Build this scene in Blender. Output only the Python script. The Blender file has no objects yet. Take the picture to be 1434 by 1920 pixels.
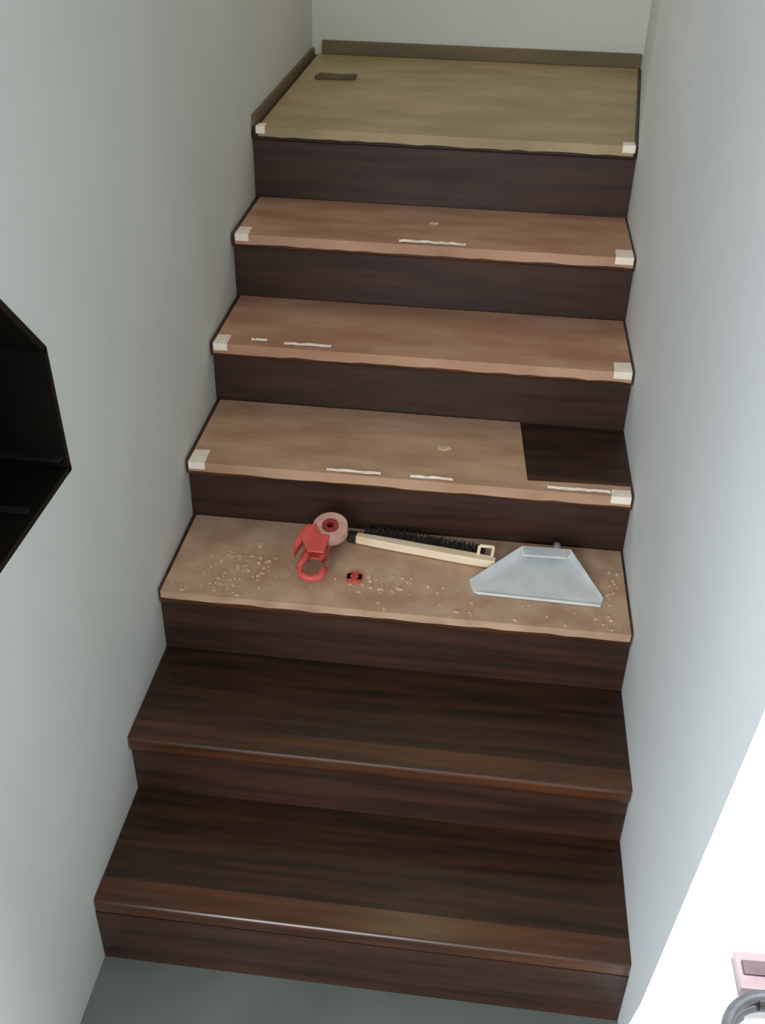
import bpy, bmesh, math, random
from mathutils import Matrix, Vector
from mathutils.geometry import tessellate_polygon
random.seed(7)
S = bpy.context.scene
COL = S.collection

# ---------------------------------------------------------------- camera
R = Matrix(((0.99228785, -0.08452336, 0.0906677),
            (0.12257385, 0.56020386, -0.8192358),
            (0.01845217, 0.82403121, 0.56624383)))
cam = bpy.data.cameras.new('camera')
cam.sensor_fit = 'HORIZONTAL'; cam.sensor_width = 36.0
cam.lens = 36.0 * 1988.8 / 1434.0
cam.clip_start = 0.02
camo = bpy.data.objects.new('camera', cam); COL.objects.link(camo)
camo.matrix_world = Matrix.Translation((0.7081, -1.2556, 2.0601)) @ R.to_4x4()
S.camera = camo

# ---------------------------------------------------------------- light
S.view_settings.view_transform = 'Standard'
S.view_settings.look = 'None'
S.view_settings.gamma = 1.0
S.view_settings.use_curve_mapping = False
S.view_settings.exposure = 0.12
w = bpy.data.worlds.new('world'); S.world = w; w.use_nodes = True
bg = w.node_tree.nodes['Background']
bg.inputs[0].default_value = (0.97, 0.99, 0.985, 1); bg.inputs[1].default_value = 0.72

def area(name, loc, target, sx, sy, power, col):
    l = bpy.data.lights.new(name, 'AREA'); l.shape = 'RECTANGLE'
    l.size = sx; l.size_y = sy; l.energy = power; l.color = col
    o = bpy.data.objects.new(name, l); COL.objects.link(o)
    o.location = loc
    o.rotation_euler = (Vector(target) - Vector(loc)).to_track_quat('-Z', 'Y').to_euler()
    return o
# daylight from the window behind the viewer, from the bright room on the right, and a dim warm lamp upstairs
area('window_daylight', (-0.15, -3.3, 2.1), (0.90, 0.6, 0.9), 1.2, 1.3, 84, (0.95, 0.98, 1.0))
area('left_fill', (-1.3, -1.9, 1.3), (1.07, 0.15, 0.75), 1.0, 1.2, 42, (0.88, 0.94, 1.0))  # added unseen fill that brightens the lower right wall; no window known there
area('side_room_daylight', (2.3, 0.1, 2.6), (1.45, 0.25, 0.0), 0.9, 0.9, 190, (0.95, 0.98, 1.0))
area('landing_lamp', (0.55, 1.9, 3.0), (0.55, 2.1, 1.2), 0.4, 0.4, 3.2, (1.0, 0.84, 0.52))

# ---------------------------------------------------------------- materials
def mat(name, build):
    m = bpy.data.materials.new(name); m.use_nodes = True
    nt = m.node_tree; b = nt.nodes['Principled BSDF']
    build(nt, b); return m

def noise_mix(nt, b, c1, c2, scale, stretch=(1, 1, 1), lo=0.35, hi=0.65, detail=5, bump=0.0, bscale=None, extra=None):
    tc = nt.nodes.new('ShaderNodeTexCoord')
    mp = nt.nodes.new('ShaderNodeMapping'); mp.inputs['Scale'].default_value = stretch
    nt.links.new(tc.outputs['Object'], mp.inputs[0])
    n = nt.nodes.new('ShaderNodeTexNoise'); n.inputs['Scale'].default_value = scale; n.inputs['Detail'].default_value = detail
    nt.links.new(mp.outputs[0], n.inputs['Vector'])
    r = nt.nodes.new('ShaderNodeValToRGB')
    r.color_ramp.elements[0].position = lo; r.color_ramp.elements[0].color = (*c1, 1)
    r.color_ramp.elements[1].position = hi; r.color_ramp.elements[1].color = (*c2, 1)
    nt.links.new(n.outputs['Fac'], r.inputs[0])
    nt.links.new(r.outputs[0], b.inputs['Base Color'])
    if bump:
        n2 = nt.nodes.new('ShaderNodeTexNoise'); n2.inputs['Scale'].default_value = bscale or scale
        n2.inputs['Detail'].default_value = 3
        nt.links.new(mp.outputs[0], n2.inputs['Vector'])
        bp = nt.nodes.new('ShaderNodeBump'); bp.inputs['Strength'].default_value = bump; bp.inputs['Distance'].default_value = 0.004
        nt.links.new(n2.outputs['Fac'], bp.inputs['Height']); nt.links.new(bp.outputs[0], b.inputs['Normal'])

def simple(name, c1, c2, scale=12, rough=0.5, stretch=(1, 1, 1), bump=0.0, bscale=None, coat=0.0, metal=0.0, spec=0.5, alpha=1.0, trans=0.0):
    def f(nt, b):
        noise_mix(nt, b, c1, c2, scale, stretch, bump=bump, bscale=bscale)
        b.inputs['Roughness'].default_value = rough
        b.inputs['Metallic'].default_value = metal
        b.inputs['Coat Weight'].default_value = coat
        b.inputs['Coat Roughness'].default_value = 0.2
        b.inputs['Specular IOR Level'].default_value = spec
        b.inputs['Alpha'].default_value = alpha
        b.inputs['Transmission Weight'].default_value = trans
    return mat(name, f)

M = {}
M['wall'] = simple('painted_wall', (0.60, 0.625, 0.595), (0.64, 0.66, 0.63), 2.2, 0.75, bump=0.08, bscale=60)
M['wall_r'] = simple('painted_wall_lit', (0.74, 0.78, 0.815), (0.78, 0.82, 0.855), 2.2, 0.7, bump=0.08, bscale=60)  # same paint as the left wall, brightened in colour for light falling there
M['floor'] = simple('grey_floor', (0.115, 0.135, 0.125), (0.145, 0.160, 0.150), 5, 0.45)
M['pale_floor'] = simple('pale_floor', (0.80, 0.82, 0.82), (0.86, 0.87, 0.86), 3, 0.4)
M['wood'] = simple('dark_tread_wood', (0.014, 0.0068, 0.0034), (0.050, 0.019, 0.0075), 3.0, 0.42, stretch=(1.0, 14, 14), bump=0.10, bscale=6, coat=0.08, spec=0.35)
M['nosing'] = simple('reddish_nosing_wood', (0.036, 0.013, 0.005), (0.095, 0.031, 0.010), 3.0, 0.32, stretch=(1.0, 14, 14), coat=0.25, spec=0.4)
M['riser'] = simple('dark_riser_wood', (0.023, 0.010, 0.007), (0.054, 0.022, 0.013), 3.0, 0.42, stretch=(1.0, 9, 14), coat=0.08, spec=0.4)
M['kraft'] = simple('kraft_sheet', (0.41, 0.235, 0.145), (0.56, 0.36, 0.23), 7, 0.45, stretch=(0.7, 2.2, 1), bump=0.55, bscale=9, coat=0.30)
M['kraft_red'] = simple('reddish_kraft_sheet', (0.39, 0.195, 0.115), (0.53, 0.31, 0.195), 6, 0.42, stretch=(0.7, 2.2, 1), bump=0.55, bscale=9, coat=0.30)
M['kraft_land'] = simple('kraft_sheet_landing', (0.32, 0.235, 0.125), (0.42, 0.315, 0.17), 6, 0.5, stretch=(0.8, 2.0, 1), bump=0.35, bscale=8, coat=0.15)
M['kraft_dust'] = simple('dusty_kraft_sheet', (0.40, 0.245, 0.155), (0.56, 0.38, 0.26), 11, 0.6, bump=0.5, bscale=14)
M['tape'] = simple('masking_tape', (0.86, 0.76, 0.64), (0.95, 0.88, 0.78), 30, 0.45)
M['clear'] = simple('clear_tape_glint', (0.75, 0.62, 0.52), (0.90, 0.80, 0.72), 60, 0.22, bump=0.5, bscale=60, coat=0.5)  # pale opaque colour holds the glints on the tape
M['trim'] = simple('olive_wood_trim', (0.115, 0.085, 0.042), (0.16, 0.115, 0.058), 4, 0.6, stretch=(1, 5, 5))
M['black'] = simple('black_lining', (0.0035, 0.0030, 0.0022), (0.008, 0.0065, 0.004), 4, 0.5, spec=0.2)
M['blackedge'] = simple('black_bead', (0.012, 0.012, 0.012), (0.02, 0.02, 0.02), 8, 0.4, spec=0.3)
M['red'] = simple('red_plastic', (0.55, 0.06, 0.05), (0.66, 0.10, 0.08), 20, 0.4)
M['darkred'] = simple('dark_red_plastic', (0.22, 0.015, 0.012), (0.30, 0.025, 0.02), 20, 0.4)
M['roll'] = simple('tape_roll', (0.50, 0.27, 0.22), (0.60, 0.36, 0.30), 40, 0.3, coat=0.4)
M['core'] = simple('card_core', (0.30, 0.17, 0.09), (0.36, 0.21, 0.12), 40, 0.8)
M['cream'] = simple('pale_varnished_wood', (0.80, 0.64, 0.42), (0.92, 0.78, 0.58), 6, 0.4, stretch=(1, 8, 8))
M['bristle'] = simple('black_bristles', (0.010, 0.009, 0.007), (0.03, 0.026, 0.02), 120, 0.8)
M['pan'] = simple('pale_blue_grey_plastic', (0.60, 0.64, 0.66), (0.72, 0.74, 0.745), 18, 0.35, bump=0.2, bscale=20)
M['grip'] = simple('black_rubber', (0.012, 0.010, 0.008), (0.02, 0.018, 0.014), 20, 0.6)
M['dust'] = simple('sawdust', (0.50, 0.33, 0.20), (0.75, 0.55, 0.37), 200, 0.9)
M['offcut'] = simple('dark_offcut', (0.075, 0.055, 0.020), (0.12, 0.085, 0.035), 20, 0.6)
M['hose'] = simple('grey_rubber_hose', (0.03, 0.034, 0.038), (0.055, 0.06, 0.066), 20, 0.55)
M['pink'] = simple('dusty_pink_plastic', (0.06, 0.035, 0.04), (0.09, 0.055, 0.06), 20, 0.5)
M['palepink'] = simple('pale_pink_plastic', (0.20, 0.14, 0.15), (0.25, 0.18, 0.19), 20, 0.5)

# ---------------------------------------------------------------- helpers
def link(name, bm, m, parent=None, bevel=0.0, smooth=False, weight=False):
    me = bpy.data.meshes.new(name)
    bmesh.ops.recalc_face_normals(bm, faces=bm.faces[:])
    bm.to_mesh(me); bm.free()
    me.materials.append(M[m])
    if smooth:
        for p in me.polygons: p.use_smooth = True
    o = bpy.data.objects.new(name, me); COL.objects.link(o)
    if parent: o.parent = parent
    if bevel:
        md = o.modifiers.new('bevel', 'BEVEL'); md.width = bevel; md.segments = 3; md.limit_method = 'WEIGHT' if weight else 'ANGLE'
    return o
def tag(o, label=None, cat=None, group=None, kind=None):
    if label: o['label'] = label
    if cat: o['category'] = cat
    if group: o['group'] = group
    if kind: o['kind'] = kind
    return o
def empty(name, loc, rz, label, cat, group=None):
    o = bpy.data.objects.new(name, None); COL.objects.link(o)
    o.location = loc; o.rotation_euler = (0, 0, rz); o.empty_display_size = 0.05
    return tag(o, label, cat, group)
def prism(bm, poly, z0, z1):
    """extruded xy polygon; z0/z1 numbers or per-vertex lists"""
    n = len(poly)
    a = z0 if isinstance(z0, (list, tuple)) else [z0] * n
    b = z1 if isinstance(z1, (list, tuple)) else [z1] * n
    lo = [bm.verts.new((p[0], p[1], a[i])) for i, p in enumerate(poly)]
    hi = [bm.verts.new((p[0], p[1], b[i])) for i, p in enumerate(poly)]
    bm.faces.new(lo[::-1]); bm.faces.new(hi)
    for i in range(n):
        j = (i + 1) % n
        bm.faces.new((lo[i], lo[j], hi[j], hi[i]))
def box(bm, x0, x1, y0, y1, z0, z1):
    prism(bm, [(x0, y0), (x1, y0), (x1, y1), (x0, y1)], z0, z1)
def solid(bm, pts3, offset):
    """thick polygon: planar points pushed by an offset vector"""
    off = Vector(offset); n = len(pts3)
    a = [bm.verts.new(p) for p in pts3]; b = [bm.verts.new(Vector(p) + off) for p in pts3]
    bm.faces.new(a); bm.faces.new(b[::-1])
    for i in range(n):
        j = (i + 1) % n
        bm.faces.new((a[j], a[i], b[i], b[j]))
def tube(bm, path, rad, seg=12, closed=False):
    pts = [Vector(p) for p in path]; n = len(pts); rings = []
    up = Vector((0, 0, 1))
    for i, p in enumerate(pts):
        if closed: t = pts[(i + 1) % n] - pts[i - 1]
        else: t = pts[min(i + 1, n - 1)] - pts[max(i - 1, 0)]
        t.normalize()
        u = up.cross(t)
        if u.length < 1e-4: u = Vector((1, 0, 0))
        u.normalize(); v = t.cross(u)
        r = rad[i] if isinstance(rad, (list, tuple)) else rad
        rings.append([bm.verts.new(p + (u * math.cos(a) + v * math.sin(a)) * r) for a in [2 * math.pi * k / seg for k in range(seg)]])
    for i in range(n if closed else n - 1):
        A, B = rings[i], rings[(i + 1) % n]
        for k in range(seg):
            bm.faces.new((A[k], A[(k + 1) % seg], B[(k + 1) % seg], B[k]))
    if not closed:
        bm.faces.new(rings[0][::-1]); bm.faces.new(rings[-1])
def ring(bm, r0, r1, h0, h1, seg=36, axis='Y', c=(0, 0, 0)):
    """washer with hole, axis along Y"""
    prof = [(r0, h0), (r1, h0), (r1, h1), (r0, h1)]
    R_ = []
    for k in range(seg):
        a = 2 * math.pi * k / seg
        R_.append([bm.verts.new((c[0] + r * math.cos(a), c[1] + h, c[2] + r * math.sin(a))) for r, h in prof])
    for k in range(seg):
        A, B = R_[k], R_[(k + 1) % seg]
        for i in range(4):
            j = (i + 1) % 4
            bm.faces.new((A[i], A[j], B[j], B[i]))

# ---------------------------------------------------------------- stair measures
Z = [0, 0.1898, 0.3628, 0.5419, 0.7130, 0.8896, 1.0730, 1.2725]          # tread tops
YF = [0, -0.0138, 0.2673, 0.5530, 0.8357, 1.1192, 1.3976, 1.6895]        # nosing fronts
YB = [-0.0129, 0.2827, 0.5660, 0.8601, 1.1488, 1.4231, 1.7052]           # riser fronts
YEND = 2.665
def xl(y): return -0.0042 * y
def xr(y): return 1.0734 - 0.0155 * y if y < 1.70 else 1.047 + (y - 1.70) * 0.085

# ---------------------------------------------------------------- setting
bm = bmesh.new(); box(bm, 0.0, 1.085, -2.6, YB[0] + 0.02, -0.06, 0.0)
tag(link('floor', bm, 'floor'), kind='structure')
bm = bmesh.new(); box(bm, 1.085, 3.4, -2.6, 3.2, -0.06, 0.0)
tag(link('floor', bm, 'pale_floor'), 'pale sunlit floor of the adjoining room right of the stairs', kind='structure')

# left wall with its recess opening
ops = [(-0.70, 1.070), (0.226, 1.070), (0.212, 1.310), (0.0, 1.545), (-0.48, 1.545), (-0.70, 1.310)]
outer = [(-0.95, 0), (2.68, 0), (2.68, 3.2), (-0.95, 3.2)]  # near end cut short out of view so the added fill passes
loops = [[Vector((y, z, 0)) for y, z in outer], [Vector((y, z, 0)) for y, z in ops]]
tris = tessellate_polygon(loops)
allp = outer + ops
bm = bmesh.new()
A = [bm.verts.new((xl(y), y, z)) for y, z in allp]; B = [bm.verts.new((xl(y) - 0.14, y, z)) for y, z in allp]
for t in tris:
    bm.faces.new([A[i] for i in t]); bm.faces.new([B[i] for i in reversed(t)])
for base, n in ((0, len(outer)), (len(outer), len(ops))):
    for i in range(n):
        a, b = base + i, base + (i + 1) % n
        bm.faces.new((A[a], A[b], B[b], B[a]))
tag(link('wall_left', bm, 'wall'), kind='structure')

# black lined recess in the left wall
win = bpy.data.objects.new('window_1', None); COL.objects.link(win); win.location = (0, 0, 0)
tag(win, 'black-lined opening with clipped top corners cut in the left wall', kind='structure')
cy = -0.237; cz = 1.30
def inset(p, k): return (cy + (p[0] - cy) * k, cz + (p[1] - cz) * k)
names = ['sill', 'side_lining', 'corner_lining', 'head_lining', 'corner_lining', 'side_lining']
for i in range(6):
    p, q = ops[i], ops[(i + 1) % 6]
    d = Vector((q[0] - p[0], q[1] - p[1])).normalized(); nrm = Vector((-d.y, d.x)) * 0.012
    bm = bmesh.new()
    pts = [(0.001, p[0], p[1]), (0.001, q[0], q[1]), (0.001, q[0] + nrm.x, q[1] + nrm.y), (0.001, p[0] + nrm.x, p[1] + nrm.y)]
    solid(bm, pts, (-0.50, 0, 0))
    link(names[i], bm, 'black', win)
bm = bmesh.new(); solid(bm, [(-0.50, y, z) for y, z in ops], (-0.02, 0, 0)); link('back_panel', bm, 'black', win)
bm = bmesh.new(); box(bm, -0.49, -0.012, 0.068, 0.078, 1.082, 1.088); link('bead', bm, 'blackedge', win)
bm = bmesh.new(); box(bm, -0.49, -0.006, 0.198, 0.214, 1.100, 1.106); link('bead', bm, 'blackedge', win)

# right wall: leaning free end by the bottom step, slight jog outward at the landing
bm = bmesh.new()
inner = [(-0.055, 0), (1.70, 0), (1.70, 3.2), (-0.62, 3.2), (-0.268, 1.15), (-0.118, 0.24)]
back = [0.42, 0, 0, 0.42, 0.42, 0.42]                       # the free end is splayed back
A = [bm.verts.new((xr(y) if y < 1.7 else 1.047, y, z)) for y, z in inner]
B = [bm.verts.new((1.18, y + d, z)) for (y, z), d in zip(inner, back)]
bm.faces.new(A); bm.faces.new(B[::-1])
for i in range(6):
    j = (i + 1) % 6
    bm.faces.new((A[j], A[i], B[i], B[j]))
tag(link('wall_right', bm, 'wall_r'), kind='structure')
bm = bmesh.new()
prism(bm, [(1.047, 1.70), (xr(2.68), 2.68), (1.26, 2.68), (1.26, 1.70)], 0, 3.2)
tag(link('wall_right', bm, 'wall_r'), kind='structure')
bm = bmesh.new(); box(bm, -0.16, 1.26, 2.68, 2.80, 0, 3.2)
tag(link('wall_back', bm, 'wall'), kind='structure')
bm = bmesh.new(); box(bm, -0.16, 1.26, 0.95, 2.80, 3.2, 3.3)
tag(link('ceiling', bm, 'wall'), kind='structure')
bm = bmesh.new(); box(bm, 0.025, xr(2.66) - 0.004, 2.664, 2.68, Z[7], Z[7] + 0.046)
tag(link('baseboard_back', bm, 'trim', bevel=0.003), kind='structure')
bm = bmesh.new(); solid(bm, [(xl(1.70) + .0005, 1.70, Z[7]), (xl(2.66) + .0005, 2.66, Z[7]), (xl(2.66) + .0005, 2.66, Z[7] + .022), (xl(1.7) + .0005, 1.70, Z[7] + .03)], (0.010, 0, 0))
tag(link('baseboard_left', bm, 'trim'), kind='structure')

# ---------------------------------------------------------------- staircase
st = empty('staircase', (0.53, 0, 0), 0, 'straight flight of dark brown wooden stairs climbing between two pale walls', 'staircase')
def shift(o): o.location = (-0.53, 0, 0)
T = 0.036
for k in range(1, 7):
    y0, y1 = YF[k], YB[k] + 0.018
    bm = bmesh.new()
    ym = y0 + 0.060
    prism(bm, [(xl(ym) + .001, ym), (xr(ym) - .001, ym), (xr(y1) - .001, y1), (xl(y1) + .001, y1)], Z[k] - T, Z[k])
    shift(link('tread', bm, 'wood', st, bevel=0.001))
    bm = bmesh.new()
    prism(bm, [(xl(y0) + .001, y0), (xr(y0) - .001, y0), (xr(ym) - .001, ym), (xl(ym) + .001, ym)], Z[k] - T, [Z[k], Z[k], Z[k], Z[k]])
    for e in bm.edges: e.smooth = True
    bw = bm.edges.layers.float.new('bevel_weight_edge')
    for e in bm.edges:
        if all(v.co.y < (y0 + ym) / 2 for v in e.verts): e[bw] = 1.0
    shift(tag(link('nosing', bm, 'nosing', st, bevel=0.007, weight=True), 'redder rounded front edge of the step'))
y0 = YF[7]
bm = bmesh.new()
prism(bm, [(xl(y0) + .001, y0), (xr(1.69) - .001, y0), (xr(2.67) - .001, 2.67), (xl(2.67) + .001, 2.67)], Z[7] - T, Z[7])
shift(link('landing', bm, 'wood', st, bevel=0.006))
for k in range(7):
    y0 = YB[k]; z0 = Z[k] if k else 0; z1 = Z[k + 1] - T
    bm = bmesh.new()
    prism(bm, [(xl(y0) + .001, y0), (xr(y0) - .001, y0), (xr(y0) - .001, y0 + .018), (xl(y0) + .001, y0 + .018)], z0 - (T if k else 0), z1)
    shift(link('riser', bm, 'riser', st))

# ---------------------------------------------------------------- protective sheets
G = 'brown protective sheets laid on the upper stairs'
def sheet(k, m, label, x0, x1, notch=None, yb=None, seed=0):
    """thin sheet with a lip folded over the nosing, slightly wavy front"""
    y0, y1 = YF[k] - 0.003, (yb if yb else YB[k] - 0.004)
    t = 0.003; z = Z[k]
    rnd = random.Random(seed)
    bm = bmesh.new()
    if notch:
        nx, ny = notch
        poly = [(x0, y0), (x1, y0), (x1, ny - .0), (nx + .17, ny), (nx + .012, ny - .008), (nx - .01, y1), (x0, y1)]
        prism(bm, poly, z + .0003, z + t)
    else:
        prism(bm, [(x0, y0), (x1, y0), (x1 + xr(y1) - xr(y0), y1), (x0, y1)], z + .0003, z + t)
    # lip
    n = 30; lip = []
    for i in range(n + 1):
        x = x0 + (x1 - x0) * i / n
        lip.append((x, z - (0.021 if k > 3 else 0.014) - 0.004 * rnd.random()))
    pts = [(x0, y0, z + t)] + [(x, y0, zz) for x, zz in lip] + [(x1, y0, z + t)]
    solid(bm, pts, (0, -0.002, 0))
    o = link('protective_sheet', bm, m)
    return tag(o, label, 'sheet', G)
sheet(3, 'kraft_dust', 'dusty brown sheet on the third stair from the bottom, under the brush and dustpan', 0.007, xr(.6) - 0.006, seed=3)
sheet(4, 'kraft', 'tan protective sheet with a dark rectangular cut-out at its right end', 0.007, xr(.85) - 0.007, notch=(0.802, 0.878), seed=4)
sheet(5, 'kraft_red', 'brown protective sheet on the stair directly above the one with the cut-out', 0.007, xr(1.15) - 0.007, seed=5)
sheet(6, 'kraft_red', 'brown protective sheet on the stair directly below the top landing', 0.007, xr(1.4) - 0.007, seed=6)
sheet(7, 'kraft_land', 'large yellowish sheet covering the top landing', 0.014, xr(1.69) - 0.012, yb=2.655, seed=7)

# tape squares
GT = 'pale tape squares at the sheet corners'
def tape(k, x, y, sx, sy, label, rz=0.0, m='tape'):
    o0 = empty_loc = (x, y, Z[k] + 0.0036)
    bm = bmesh.new()
    prism(bm, [(-sx / 2, -sy / 2), (sx / 2, -sy / 2 + .002), (sx / 2 - .001, sy / 2), (-sx / 2 + .002, sy / 2 - .002)], 0, 0.0012)
    # piece folded over the edge
    if y - sy / 2 < YF[k] + 0.004:
        box(bm, -sx / 2, sx / 2, -sy / 2 - .0012, -sy / 2, -0.018, 0.0012)
    o = link('tape_square', bm, m); o.location = o0; o.rotation_euler = (0, 0, rz)
    return tag(o, label, 'tape', GT)
rows = {7: 'front edge of the top landing', 6: 'first stair below the landing', 5: 'second stair below the landing', 4: 'stair with the cut-out sheet'}
for k in (7, 6, 5, 4):
    s = {7: .026, 6: .036, 5: .036, 4: .040}[k]
    sy = {7: .035, 6: .055, 5: .052, 4: .058}[k]
    yy = YF[k] - 0.006 + sy / 2
    tape(k, 0.008 + s / 2, yy, s, sy, 'small pale tape square at the left end of the ' + rows[k])
    s2 = {7: .034, 6: .046, 5: .044, 4: .046}[k]
    sy2 = sy if k != 4 else .030
    yy = YF[k] - 0.006 + sy2 / 2
    tape(k, xr(yy) - 0.008 - s2 / 2, yy, s2, sy2, 'small pale tape square at the right end of the ' + rows[k])
# crinkled tape strips, glints put into their pale colour, along the front edges
def strip(k, x0, x1, y, wd, label, seed):
    rnd = random.Random(seed); n = max(6, int((x1 - x0) / 0.012)); t = []
    bm = bmesh.new(); R1 = []; R2 = []
    for i in range(n + 1):
        x = x0 + (x1 - x0) * i / n
        h = 0.0036 + 0.0030 * rnd.random(); ww = wd * (0.65 + 0.5 * rnd.random())
        R1.append([bm.verts.new((x - x0, -ww / 2, h * .5 - .001)), bm.verts.new((x - x0, 0, h)), bm.verts.new((x - x0, ww / 2, h * .5 - .001)), bm.verts.new((x - x0, 0, -.0002))])
    for i in range(n):
        A_, B_ = R1[i], R1[i + 1]
        for j in range(4):
            q = (j + 1) % 4
            bm.faces.new((A_[j], A_[q], B_[q], B_[j]))
    bm.faces.new(R1[0]); bm.faces.new(R1[-1][::-1])
    o = link('tape_glint', bm, 'clear'); o.location = (x0, y, Z[k] + 0.0034)
    return tag(o, label, 'tape', 'crinkled tape strips with painted glints along the sheet edges')
strip(6, 0.44, 0.615, YF[6] + 0.016, 0.020, 'pale painted glint on crinkled tape on the stair directly below the landing', 1)
strip(5, 0.10, 0.14, YF[5] + 0.028, 0.012, 'short painted glint on crinkled tape nearest the left wall, two stairs below the landing', 2)
strip(5, 0.185, 0.305, YF[5] + 0.020, 0.016, 'longer painted glint on crinkled tape left of centre, two stairs below the landing', 3)
strip(4, 0.34, 0.47, YF[4] + 0.009, 0.013, 'painted glint on crinkled tape left of centre along the front of the cut-out sheet', 4)
strip(4, 0.54, 0.64, YF[4] + 0.009, 0.012, 'painted glint on crinkled tape right of centre along the front of the cut-out sheet', 5)
strip(4, 0.86, 1.005, YF[4] + 0.011, 0.014, 'painted glint on crinkled tape along the front edge below the dark cut-out', 6)

# dark offcut on the landing
bm = bmesh.new(); prism(bm, [(0, 0), (.125, .012), (.13, .055), (.085, .04), (.01, .05)], 0, 0.012)
o = link('offcut', bm, 'offcut', bevel=0.002); o.location = (0.068, 2.27, Z[7] + .0031)
tag(o, 'small dark scrap of board lying near the left wall on the top landing', 'offcut')

# ---------------------------------------------------------------- things on the third stair
z3 = Z[3] + 0.0031
# tape dispenser: pistol grip tool seen from its side, lying tilted against the riser
td = empty('tape_dispenser', (0.342, 0.712, z3), 0, 'red handheld tape dispenser with a pinkish tape roll, left of the brush', 'tape dispenser')
def dpart(name, bm, m, **kw):
    o = link(name, bm, m, td, **kw); return o
tilt = Matrix.Rotation(math.radians(-74), 4, 'X')     # lean back: local XZ drawing laid towards the riser
def lay(bm): bmesh.ops.transform(bm, matrix=Matrix.Translation((0, -0.105, 0.026)) @ tilt, verts=bm.verts[:])
# local drawing: X right, Z up (height along tread depth), Y thickness
bm = bmesh.new(); ring(bm, 0.020, 0.041, -0.012, 0.012, c=(0.022, 0, 0.150)); lay(bm); dpart('tape_roll', bm, 'roll')
bm = bmesh.new(); ring(bm, 0.008, 0.0195, -0.015, 0.015, c=(0.022, 0, 0.150)); lay(bm); dpart('hub', bm, 'darkred')
bm = bmesh.new()
solid(bm, [(-0.030, 0.0125, 0.165), (0.000, 0.0125, 0.192), (0.030, 0.0125, 0.178), (0.034, 0.0125, 0.140), (0.026, 0.0125, 0.100), (0.018, 0.0125, 0.070), (-0.014, 0.0125, 0.068), (-0.026, 0.0125, 0.098), (-0.044, 0.0125, 0.120)], (0, 0.006, 0)); lay(bm); dpart('side_plate', bm, 'red', bevel=0.002)
bm = bmesh.new()
solid(bm, [(-0.034, -0.018, 0.140), (-0.012, -0.018, 0.150), (0.004, -0.018, 0.120), (0.026, -0.018, 0.118), (0.020, -0.018, 0.066), (-0.018, -0.018, 0.066), (-0.040, -0.018, 0.105)], (0, 0.006, 0)); lay(bm); dpart('side_plate', bm, 'red', bevel=0.002)
bm = bmesh.new(); tube(bm, [(0.012, 0, 0.092), (0.020, 0, 0.062), (0.026, 0, 0.030), (0.018, 0, 0.008), (-0.002, 0, 0.002), (-0.024, 0, 0.010), (-0.032, 0, 0.032), (-0.024, 0, 0.064), (-0.012, 0, 0.092)], [0.010, 0.010, 0.010, 0.009, 0.009, 0.009, 0.009, 0.009, 0.010]); lay(bm); dpart('handle', bm, 'red', smooth=True)
bm = bmesh.new(); solid(bm, [(-0.026, -0.011, 0.158), (-0.046, -0.011, 0.132), (-0.056, -0.011, 0.088), (-0.050, -0.011, 0.060), (-0.042, -0.011, 0.086), (-0.030, -0.011, 0.112)], (0, 0.022, 0)); lay(bm); dpart('tape_guide', bm, 'red', bevel=0.003)

# red scrap
bm = bmesh.new()
ring(bm, 0.010, 0.019, -0.004, 0.004, c=(0, 0, 0)); box(bm, -0.017, 0.017, 0.0025, 0.004, -0.010, 0.010)
bmesh.ops.transform(bm, matrix=Matrix.Translation((0, 0, 0.0045)) @ Matrix.Rotation(math.radians(90), 4, 'X'), verts=bm.verts[:])
o = link('plastic_cap', bm, 'red'); o.location = (0.435, 0.655, z3)
tag(o, 'small red plastic cap lying in front of the brush', 'cap')

# bench brush: cream wooden back, black bristles on the riser side, black tip
bx, by = 0.414, 0.800
ang = math.atan2(-0.052, 0.338)
br = empty('bench_brush', (bx, by, z3), ang, 'long pale wooden bench brush with black bristles lying along the stair', 'brush')
bm = bmesh.new()
prof = [(0.004, 0.010), (0.06, 0.012), (0.12, 0.013), (0.16, 0.0125), (0.22, 0.0135), (0.30, 0.0135), (0.335, 0.012), (0.345, 0.008)]
poly = [(x, -h) for x, h in prof] + [(x, h) for x, h in reversed(prof)]
prism(bm, poly, 0.002, 0.024); link('handle', bm, 'cream', br, bevel=0.004)
bm = bmesh.new(); prism(bm, [(-0.018, -.009), (0.006, -.012), (0.006, .012), (-0.018, .010)], 0.001, 0.026); tag(link('tip', bm, 'grip', br, bevel=0.004), 'black tip')
bm = bmesh.new()
rnd = random.Random(4)
n = 90
for i in range(n):
    x = 0.02 + 0.29 * i / (n - 1)
    for zz in (0.004, 0.011, 0.018):
        L = 0.034 + 0.006 * rnd.random() - (0.010 if i < 6 else 0); dx = (rnd.random() - .5) * .006; dz = rnd.random() * .008
        tube(bm, [(x, 0.011, zz), (x + dx, 0.011 + L, zz + dz)], [0.0021, 0.0014], seg=4)
tag(link('bristles', bm, 'bristle', br, smooth=False), 'black bristles')
bm = bmesh.new(); tube(bm, [(0.302, 0.020, 0.040), (0.334, 0.030, 0.036)], 0.004, 8); tube(bm, [(0.302, 0.006, 0.022), (0.302, 0.020, 0.040)], 0.004, 8); tube(bm, [(0.334, 0.006, 0.018), (0.334, 0.030, 0.034)], 0.004, 8)
link('hanging_hook', bm, 'cream', br)

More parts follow.
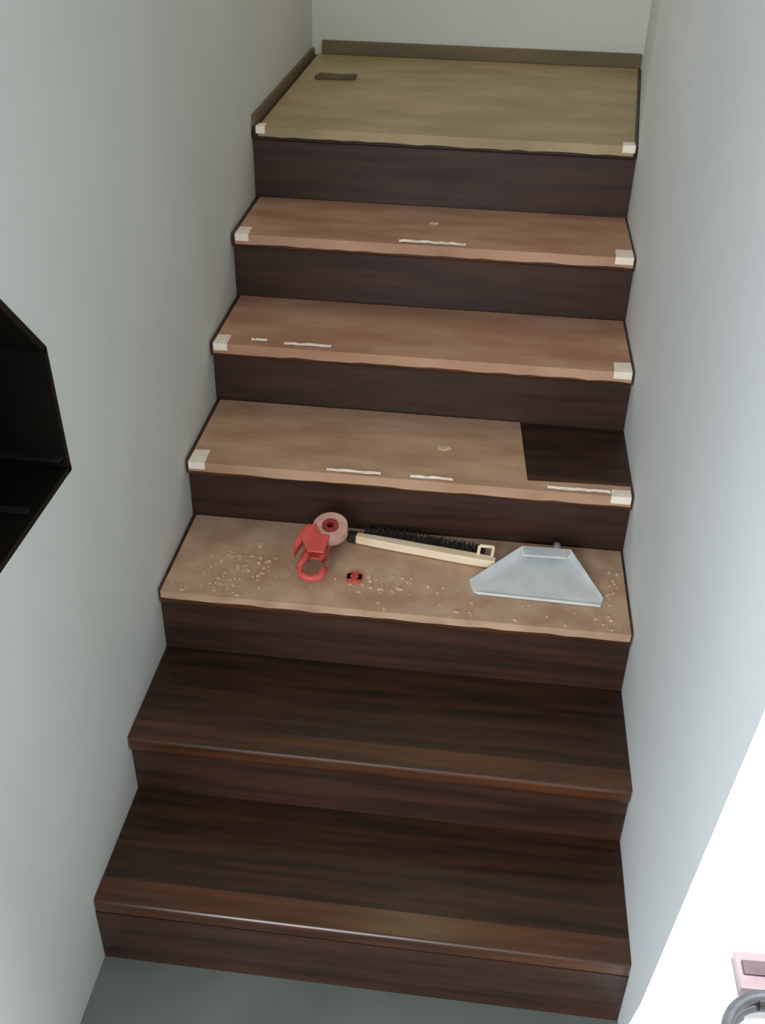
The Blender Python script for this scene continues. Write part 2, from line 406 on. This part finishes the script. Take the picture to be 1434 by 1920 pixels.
# dustpan
dp = empty('dustpan', (0.85, 0.64, z3), 0, 'pale blue-grey plastic dustpan lying at the right end of the brush', 'dustpan')
F = [(-0.152, 0.040), (-0.140, 0.004), (0.145, -0.006), (0.152, 0.018), (0.080, 0.160), (-0.035, 0.158)]
bm = bmesh.new(); prism(bm, F, 0.0, [0.006, 0.003, 0.003, 0.006, 0.010, 0.010]); link('pan', bm, 'pan', dp, bevel=0.0015)
bm = bmesh.new()
def rim(bm, p, q, h0, h1, t=0.004):
    d = Vector((q[0] - p[0], q[1] - p[1])).normalized(); nn = (-d.y * t, d.x * t)
    prism(bm, [p, q, (q[0] + nn[0], q[1] + nn[1]), (p[0] + nn[0], p[1] + nn[1])], 0.0, [h0, h1, h1, h0])
rim(bm, F[3], F[4], 0.010, 0.034); link('side_wall', bm, 'pan', dp, bevel=0.001)
bm = bmesh.new(); rim(bm, F[4], F[5], 0.034, 0.034); link('back_wall', bm, 'pan', dp, bevel=0.001)
bm = bmesh.new(); rim(bm, F[5], F[0], 0.034, 0.010); link('side_wall', bm, 'pan', dp, bevel=0.001)
bm = bmesh.new(); prism(bm, [(-0.035, 0.157), (0.080, 0.159), (0.070, 0.125), (-0.030, 0.122)], [.026, .026, .029, .029], [.034, .034, .033, .033]); link('hood', bm, 'pan', dp, bevel=0.002)
bm = bmesh.new(); tube(bm, [(0.045, 0.156, 0.020), (0.047, 0.170, 0.020), (0.049, 0.192, 0.020)], [0.012, 0.010, 0.009], 10); link('handle', bm, 'pan', dp, smooth=True)
bm = bmesh.new(); tube(bm, [(-0.132, 0.001, 0.004), (0.145, -0.005, 0.004)], 0.0035, 8); link('lip', bm, 'pan', dp)

# crumbs of sawdust
bm = bmesh.new(); rnd = random.Random(11)
def crumbs(cx, cy_, sx, sy, n, smax):
    for _ in range(n):
        x = cx + rnd.gauss(0, sx); y = min(max(cy_ + rnd.gauss(0, sy), YF[3] + .004), YB[3] - .012)
        if not (0.02 < x < 1.04): continue
        if 0.69 < x < 1.01 and .62 < y < .83: continue
        if .40 < x < .78 and .74 < y: continue
        s = 0.0015 + smax * rnd.random() ** 2; a = rnd.random() * 3.1
        c, sn = math.cos(a) * s, math.sin(a) * s * .6
        prism(bm, [(x - c, y - sn), (x + sn, y - c * .5), (x + c, y + sn), (x - sn, y + c * .5)], 0, 0.001 + s * .5)
crumbs(0.17, 0.66, 0.045, 0.045, 90, .006)
crumbs(0.10, 0.58, 0.05, 0.015, 30, .005)
crumbs(0.53, 0.655, 0.06, 0.02, 40, .006)
crumbs(0.60, 0.60, 0.30, 0.03, 60, .005)
crumbs(1.02, 0.66, 0.02, 0.08, 60, .006)
o = link('sawdust', bm, 'dust'); o.location = (0, 0, z3)
tag(o, 'pale sawdust crumbs scattered over the dusty sheet on the third stair', 'sawdust', kind='stuff')
# flecks on two upper sheets
def fleck(k, x, y, s, label):
    bm = bmesh.new()
    prism(bm, [(-s, -s * .4), (0, -s * .7), (s, -s * .2), (s * .7, s * .5), (-s * .2, s * .4), (-s * .8, s * .6)], 0, 0.004)
    o = link('wood_chip', bm, 'dust', bevel=.001); o.location = (x, y, Z[k] + .0031)
    tag(o, label, 'wood chip')
fleck(6, 0.520, 1.56, 0.012, 'pale wood chip near the middle of the stair directly below the landing')
fleck(4, 0.610, 0.985, 0.018, 'pale wood chip on the sheet with the cut-out')

# ---------------------------------------------------------------- things in the bright room
hc = (1.375, -0.055)
hr = empty('hose_coil', (hc[0], hc[1], 0), 0, 'dark grey coiled hose on the bright floor at the lower right corner', 'hose')
bm = bmesh.new(); pts = []
for i in range(120):
    a = 2 * math.pi * i / 48
    r = 0.098 - 0.004 * math.sin(a * .4)
    pts.append((r * math.cos(a + 2.2), r * math.sin(a + 2.2), 0.013 + 0.022 * i / 48))
tube(bm, pts, 0.012, 10); link('coil', bm, 'hose', hr, smooth=True)
bm = bmesh.new()
for a in (1.75,):
    ring(bm, 0.0125, 0.018, -0.010, 0.010, 20, c=(0, 0, 0))
    bmesh.ops.transform(bm, matrix=Matrix.Translation((0.098 * math.cos(a), 0.098 * math.sin(a), 0.045)) @ Matrix.Rotation(a, 4, 'Z'), verts=bm.verts[:])
tag(link('clip', bm, 'grip', hr), 'black clip')
ct = empty('carton', (1.325, 0.075, 0), 0.03, 'low dusty pink carton behind the coiled hose in the bright room', 'carton')
bm = bmesh.new(); box(bm, 0, .22, 0, .085, 0, .030); link('tray', bm, 'palepink', ct, bevel=.002)
bm = bmesh.new(); box(bm, 0.012, .222, 0.030, .062, .030, .036); link('band', bm, 'pink', ct, bevel=.001)
